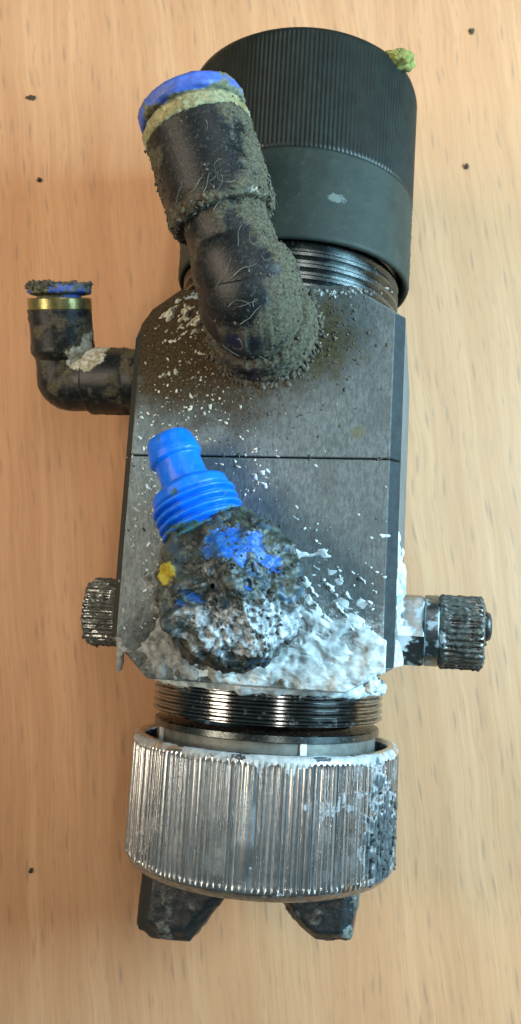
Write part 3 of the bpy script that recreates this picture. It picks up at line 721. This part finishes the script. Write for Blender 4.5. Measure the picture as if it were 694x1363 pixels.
# ------------------------------------------------------------------ paint and dirt on the block
def uvP(U, V, z=0.0): return np.stack([U, V, np.full_like(U, z)], -1)
def m2(U, V, cx, cy, rx, ry): return np.clip(1-np.sqrt(((U-cx)/rx)**2+((V-cy)/ry)**2), 0, 1)
def face_limit(U, V):
    lim = np.minimum(28.6-np.abs(U), V+48.0)
    lim = np.minimum(np.minimum(lim, 38.0-V), V+47.4-np.maximum(0, U-21)*0.587)
    lim = np.minimum(lim, ((-20.5-28.8)*0 + (V+48.2) + (U+20.5)*0.85)*0.75)
    return lim
def h_bottom(U, V):
    P = uvP(U, V)
    w = np.stack([fbm(P, 5, 3, 68), fbm(P, 5, 3, 69), 0*U], -1)*1.0
    Q = (P+w)*np.array([0.62, 1.0, 1.0])
    m = 1.05*m2(U, V, 21, -41, 14, 9) + 0.95*m2(U, V, 10, -43.5, 24, 7) + 0.8*m2(U, V, 13.0, -32, 5, 11) + 0.6*m2(U, V, 17, -26, 6, 4) + 0.5*m2(U, V, 23, -34, 9, 6) + 0.55*m2(U, V, 0, -45.5, 18, 4.0)
    h = m*1.15 + fbm(Q, 3.6, 3, 71, 0.36)*1.05 + (ridged(Q, 3.2, 1, 72)-0.55)*0.14 - 0.55
    h = np.where(h > 0, 0.03 + 0.66*np.minimum(h, 1.0) + 0.08*np.maximum(0, fbm(Q, 1.4, 2, 75)) - 0.18*sstep(fbm(Q, 1.7, 2, 76), 0.45, 0.65), h)
    return np.where(face_limit(U, V) < 0.0, -1, h)
heightfield('white_paint_crust', (0, 0, T), (1, 0, 0), (0, 1, 0), (0, 0, 1), (-16, 29), (-48, -15), 0.16, h_bottom, 'paint', lb)
def h_left(U, V):
    P = uvP(U, V)
    m = 0.8*m2(U, V, -19.5, -31, 4.0, 10) + 0.85*m2(U, V, -16.5, -40, 6, 6) + 0.55*m2(U, V, -12, -45, 10, 4.5) + 0.5*m2(U, V, -20, -44, 8, 5) + 0.55*m2(U, V, 0, -44.5, 12, 4)
    h = m*1.3 + fbm(P, 3.6, 3, 81, 0.36)*0.95 + (ridged(P, 3.0, 1, 82)-0.5)*0.14 - 0.50
    h = np.where(h > 0, 0.05 + np.minimum(h, 0.9)*1.1, h)
    return np.where(face_limit(U, V) < 0.0, -1, h)
heightfield('grey_paint_crust', (0, 0, T+0.02), (1, 0, 0), (0, 1, 0), (0, 0, 1), (-29, 10), (-48, -18), 0.18, h_left, 'paint_grey', lb)
def h_flakes(U, V):
    P = uvP(U, V)
    m = 0.75*m2(U, V, 16, -27, 11, 11) + 0.55*m2(U, V, 20, -33, 10, 9) + 0.7*m2(U, V, 1.5, -4, 5, 9) + 0.5*m2(U, V, -20, -8, 8, 14) + 0.6*m2(U, V, -21, -26, 5, 12) + 0.5*m2(U, V, 8, -14, 6, 7)
    Q = np.stack([P[..., 0]*0.7-P[..., 1]*0.5, (P[..., 1]*0.8+P[..., 0]*0.5)*1.6, P[..., 2]], -1)
    h = m*0.62 + fbm(Q, 2.3, 3, 191, 0.5)*1.0 - 0.78
    h = np.where(h > 0, 0.05+np.minimum(h, 0.5)*1.3, h)
    return np.where(face_limit(U, V) < 0, -1, h)
heightfield('torn_paint_flakes', (0, 0, T+0.01), (1, 0, 0), (0, 1, 0), (0, 0, 1), (-28, 28.5), (-46, -0.4), 0.15, h_flakes, 'paint', lb)
def h_tan(U, V):
    P = uvP(U, V)
    m = 1.25*m2(U, V, -17, 31.5, 11, 7) + 0.45*m2(U, V, -16, 22, 11, 14) + 0.4*m2(U, V, -20, 8, 9, 12) + 0.6*m2(U, V, 12.5, 24, 6, 9)
    Q = P*np.array([1.0, 1.0, 1]); Q = np.stack([P[..., 0]*0.8+P[..., 1]*0.6, P[..., 1]*0.8*1.7-P[..., 0]*0.6*1.7, P[..., 2]], -1)
    h = m*0.62 + fbm(Q, 2.3, 4, 91, 0.55)*0.9 + m2(U, V, -17, 31.5, 11, 7)*fbm(Q*np.array([0.8, 1.3, 1]), 4.5, 3, 93)*1.6 - 0.70
    h = np.where(h > 0, 0.06 + np.minimum(h, 0.6)*1.6, h)
    lim = np.minimum(np.minimum(28.3-np.abs(U), 37.6-V), (37.4-V+(U+19.6)*-0.0))
    lim = np.minimum(lim, (37.4-V) + (U+19.6)*0.92*(U < -19.6)*1.0)
    return np.where(lim < 0, -1, h)
heightfield('tan_paint_flakes', (0, 0, T), (1, 0, 0), (0, 1, 0), (0, 0, 1), (-28.5, 20), (0.4, 37.8), 0.16, h_tan, 'paint_tan', ub)
# right flank, round the knob
def h_flank(U, V):            # U = y, V = z
    P = np.stack([np.full_like(U, 30.0), U, V], -1)
    m = 1.2*m2(U, V, -43, 14, 8, 16) + 0.95*m2(U, V, -27, 12, 9, 15) + 0.7*m2(U, V, -22, 16, 7, 12)
    h = m*1.3 + fbm(P, 3.6, 3, 95, 0.45)*0.8 - 0.40
    h = np.where(h > 0, 0.1+np.minimum(h, 1.1)*1.3, h)
    return np.where((np.abs(V) > 26.4) | (U < -42+0.5*0), np.where((U < -42.0), -1, np.where(np.abs(V) > 26.4, -1, h)), h)
heightfield('white_paint_flank', (BW, 0, 0), (0, 1, 0), (0, 0, 1), (1, 0, 0), (-48, -14), (-10, 26.5), 0.2, h_flank, 'paint', lb)

# white smear along the shoulder under the face
def shoulder(P, N):
    return 0.15+1.1*np.maximum(0, fbm(P*np.array([.5, 1, .5]), 2.6, 4, 102, 0.5)+0.1), {}
lathe('paint_collar', [(-48.9, 26.2), (-48.8, 27.0), (-47.9, 27.5), (-47.3, 27.4), (-47.2, 20)], ORI, AX, 'paint', lb, 420, disp=shoulder, step=0.25)

# loose flakes and grit scattered over the face
def scatter_face(k, w, cx, cy, r_=rng):
    p = np.c_[r_.normal(cx, w[0], k), r_.normal(cy, w[1], k)]
    ok = (np.abs(p[:, 0]) < 27.8) & (p[:, 1] < 37) & (p[:, 1] > -47) & ((p[:, 0] > -20) | (p[:, 1] < 28))
    p = p[ok]; return np.c_[p, np.full(len(p), T+0.03)]
def face_grains(name, groups, mat, smin, smax, parent, power=2.0, **k):
    P = np.concatenate([scatter_face(n, w, x, y) for n, w, x, y in groups])
    s = smin + (smax-smin)*rng.random(len(P))**power
    return grains(name, P, np.tile((0, 0, 1.0), (len(P), 1)), s, mat, parent, **k)
face_grains('paint_chips', [(240, (7, 11), -17, 12), (90, (5, 8), -14, 27), (50, (5, 5), -3, -4), (60, (3, 6), -22, -8)], 'paint_tan', 0.07, 0.36, ub, 2.4, flat=(0.25, 0.6), aspect=(1.0, 2.4))
face_grains('paint_chips', [(14, (2.0, 3.5), 0.5, -5), (16, (3, 5), 14, -20), (40, (6, 6), 20, -30), (50, (2.5, 4), -19, -5), (30, (2, 6), -21, -26), (60, (14, 4), 10, -40)], 'paint', 0.07, 0.42, lb, 2.6, flat=(0.2, 0.5), aspect=(1.0, 2.6))
face_grains('edge_residue', [(70, (5, 0.5), 18, 36.2), (50, (3, 0.5), 8, 37), (40, (5, .6), -14, 36)], 'paint_grey', 0.08, 0.5, ub, 2.2, flat=(0.2, 0.5), aspect=(1.2, 2.6))
face_grains('dark_pits', [(6, (1.0, 0.3), 27.0, 0.1), (40, (14, 16), 12, -6), (26, (5, 8), -18, -20)], 'grit_dark', 0.08, 0.42, lb, 2.6, flat=(0.15, 0.3), aspect=(1.0, 2.0))
face_grains('brown_grit', [(900, (8, 8), -10, 22), (350, (6, 6), 10, 26), (200, (10, 5), -6, 10)], 'grit', 0.06, 0.30, ub, 2.5, flat=(0.3, 0.7))
# dirt fillet where the stem meets the face
a_ = rng.uniform(0, 2*np.pi, 900); rr_ = 11.0+np.abs(rng.normal(0, 0.9, 900))
fp = np.c_[c0[0]+rr_*np.cos(a_), c0[1]+rr_*np.sin(a_), np.full(900, T)]; fp = fp[(fp[:, 1] < 37.5)]
grains('dirt_fillet', fp, np.tile((0, 0, 1.0), (len(fp), 1)), rng.uniform(0.15, 0.7, len(fp)), 'grit', elb)

# grains clinging to the elbow, densest on its right side and at the step
for ob, k, wfun in (('elbow_barrel', 1100, lambda c, n: np.clip(barrel_bias(c), 0.04, 1)*clump(c)*(n[:, 2] > -0.4)),
                    ('elbow_bend', 1000, lambda c, n: np.clip(big_bias(c), 0.05, 1)*clump(c)*(n[:, 2] > -0.4)),
                    ('swivel_base', 700, None), ('brass_band', 160, None)):
    P_, N_ = surf_samples(bpy.data.objects[ob], k, wfun)
    grains('dried_grit', P_, N_, 0.05+0.24*rng.random(k)**3, 'grit', elb)
P_, N_ = surf_samples(bpy.data.objects['elbow_barrel'], 60, lambda c, n: np.exp(-((((c-corner)@bd)-17.2)/1.0)**2)*(n[:, 2] > -0.2))
grains('pale_crumbs', P_, N_, 0.12+0.45*rng.random(60)**2, 'grit', elb)

# lint: thin fibres lying over the dusty elbow
def lint_paths(ob, k, weight, seed, lmin, lmax):
    r = np.random.default_rng(seed)
    o = bpy.data.objects[ob]; P_, N_ = surf_samples(o, k, weight, r)
    paths, rads = [], []
    for p, n in zip(P_, N_):
        L = r.uniform(lmin, lmax); m = 26
        t = r.normal(size=3); t -= (t@n)*n; t /= np.linalg.norm(t); b = np.cross(n, t)
        curl = r.normal(0, 1.0)*2.2/L*m/26; ang = 0; q = p+n*0.25; pts = []
        for i in range(m):
            pts.append(q-n*0.0)
            ang += curl*L/m + r.normal(0, 0.10)
            q = q + (t*math.cos(ang)+b*math.sin(ang))*L/m - n*(i*L/m)*0.012
        pts = np.array(pts); paths.append(pts); rads.append((0.025+0.06*r.random()**4)*np.linspace(1, 0.5, m))
    return paths, rads
def hug(paths, axis_pt, axis_dir, rad):
    out = []
    for p in paths:
        s = (p-axis_pt)@axis_dir; c = axis_pt+s[:, None]*axis_dir; d = p-c; L = np.linalg.norm(d, axis=1, keepdims=True)
        out.append(c+d/L*rad)
    return out
p1, r1 = lint_paths('elbow_barrel', 34, lambda c, n: (n[:, 2] > -0.1)*(0.25+np.exp(-((((c-corner)@bd)-20)/6)**2)), 5, 1.0, 7)
p2, r2 = lint_paths('elbow_bend', 60, lambda c, n: (n[:, 2] > 0.0), 6, 0.8, 7)
tubes('lint_fibre', hug(p1, corner, bd, 11.05)+p2, r1+r2, 'lint', elb)

# mud bits on the clamp ring's right edge and stray bits on knobs
P_, N_ = surf_samples(bpy.data.objects['knurled_band'], 260, lambda c, n: blobm(c, (30, -80, 8), (9, 14, 16))*(np.hypot(c[:, 0], c[:, 2]) > 29.5))
grains('mud_grains', P_, N_, 0.08+0.5*rng.random(260)**3, 'grit_dark', ringo)
for nm_, par in (('knurled_head', 'side_knob'), ('knurled_head.001', 'side_knob.001')):
    P_, N_ = surf_samples(bpy.data.objects[nm_], 200)
    grains('mud_grains', P_, N_, 0.08+0.6*rng.random(200)**4, 'grit_dark', bpy.data.objects[par])
# dangling shred at the lower left corner
sh = lump('paint_shred', (-29.2, -43.6, 23.0), (0.9, 3.4, 0.6), 'paint_grey', lb, 0.4, 5, 40, 1.4)
sh2 = lump('paint_shred', (25.8, -45.6, 27.6), (1.6, 2.3, 0.9), 'paint', lb, 0.45, 9, 40, 1.4)

# ------------------------------------------------------------------ crumbs on the table
def crumb(x, y, r, label, seed):
    o = lump('crumb', (0, 0, r[2]*0.8), r, 'crumb', None, 0.6, seed, 40, 0.9)
    o.location = (x*S, y*S, TZ*S); tag(o, label, 'crumb', 'crumbs on the table')
crumb(-83.0, 122.9, (1.7, 0.7, 0.35), 'flat brown smear of dirt on the table, widest of the specks', 11)
crumb(-77.8, 95.7, (0.8, 0.6, 0.5), 'small dark crumb on the table above the small elbow', 12)
crumb(53.0, 108.4, (0.6, 0.9, 0.5), 'tiny dark crumb on the table right of the black cap', 13)
crumb(53.4, 154.5, (0.9, 0.9, 0.3), 'faint brown speck on the table beyond the cap, at the top edge', 14)
crumb(-60.8, -104.5, (0.6, 0.6, 0.5), 'round black speck on the table left of the air horns', 15)
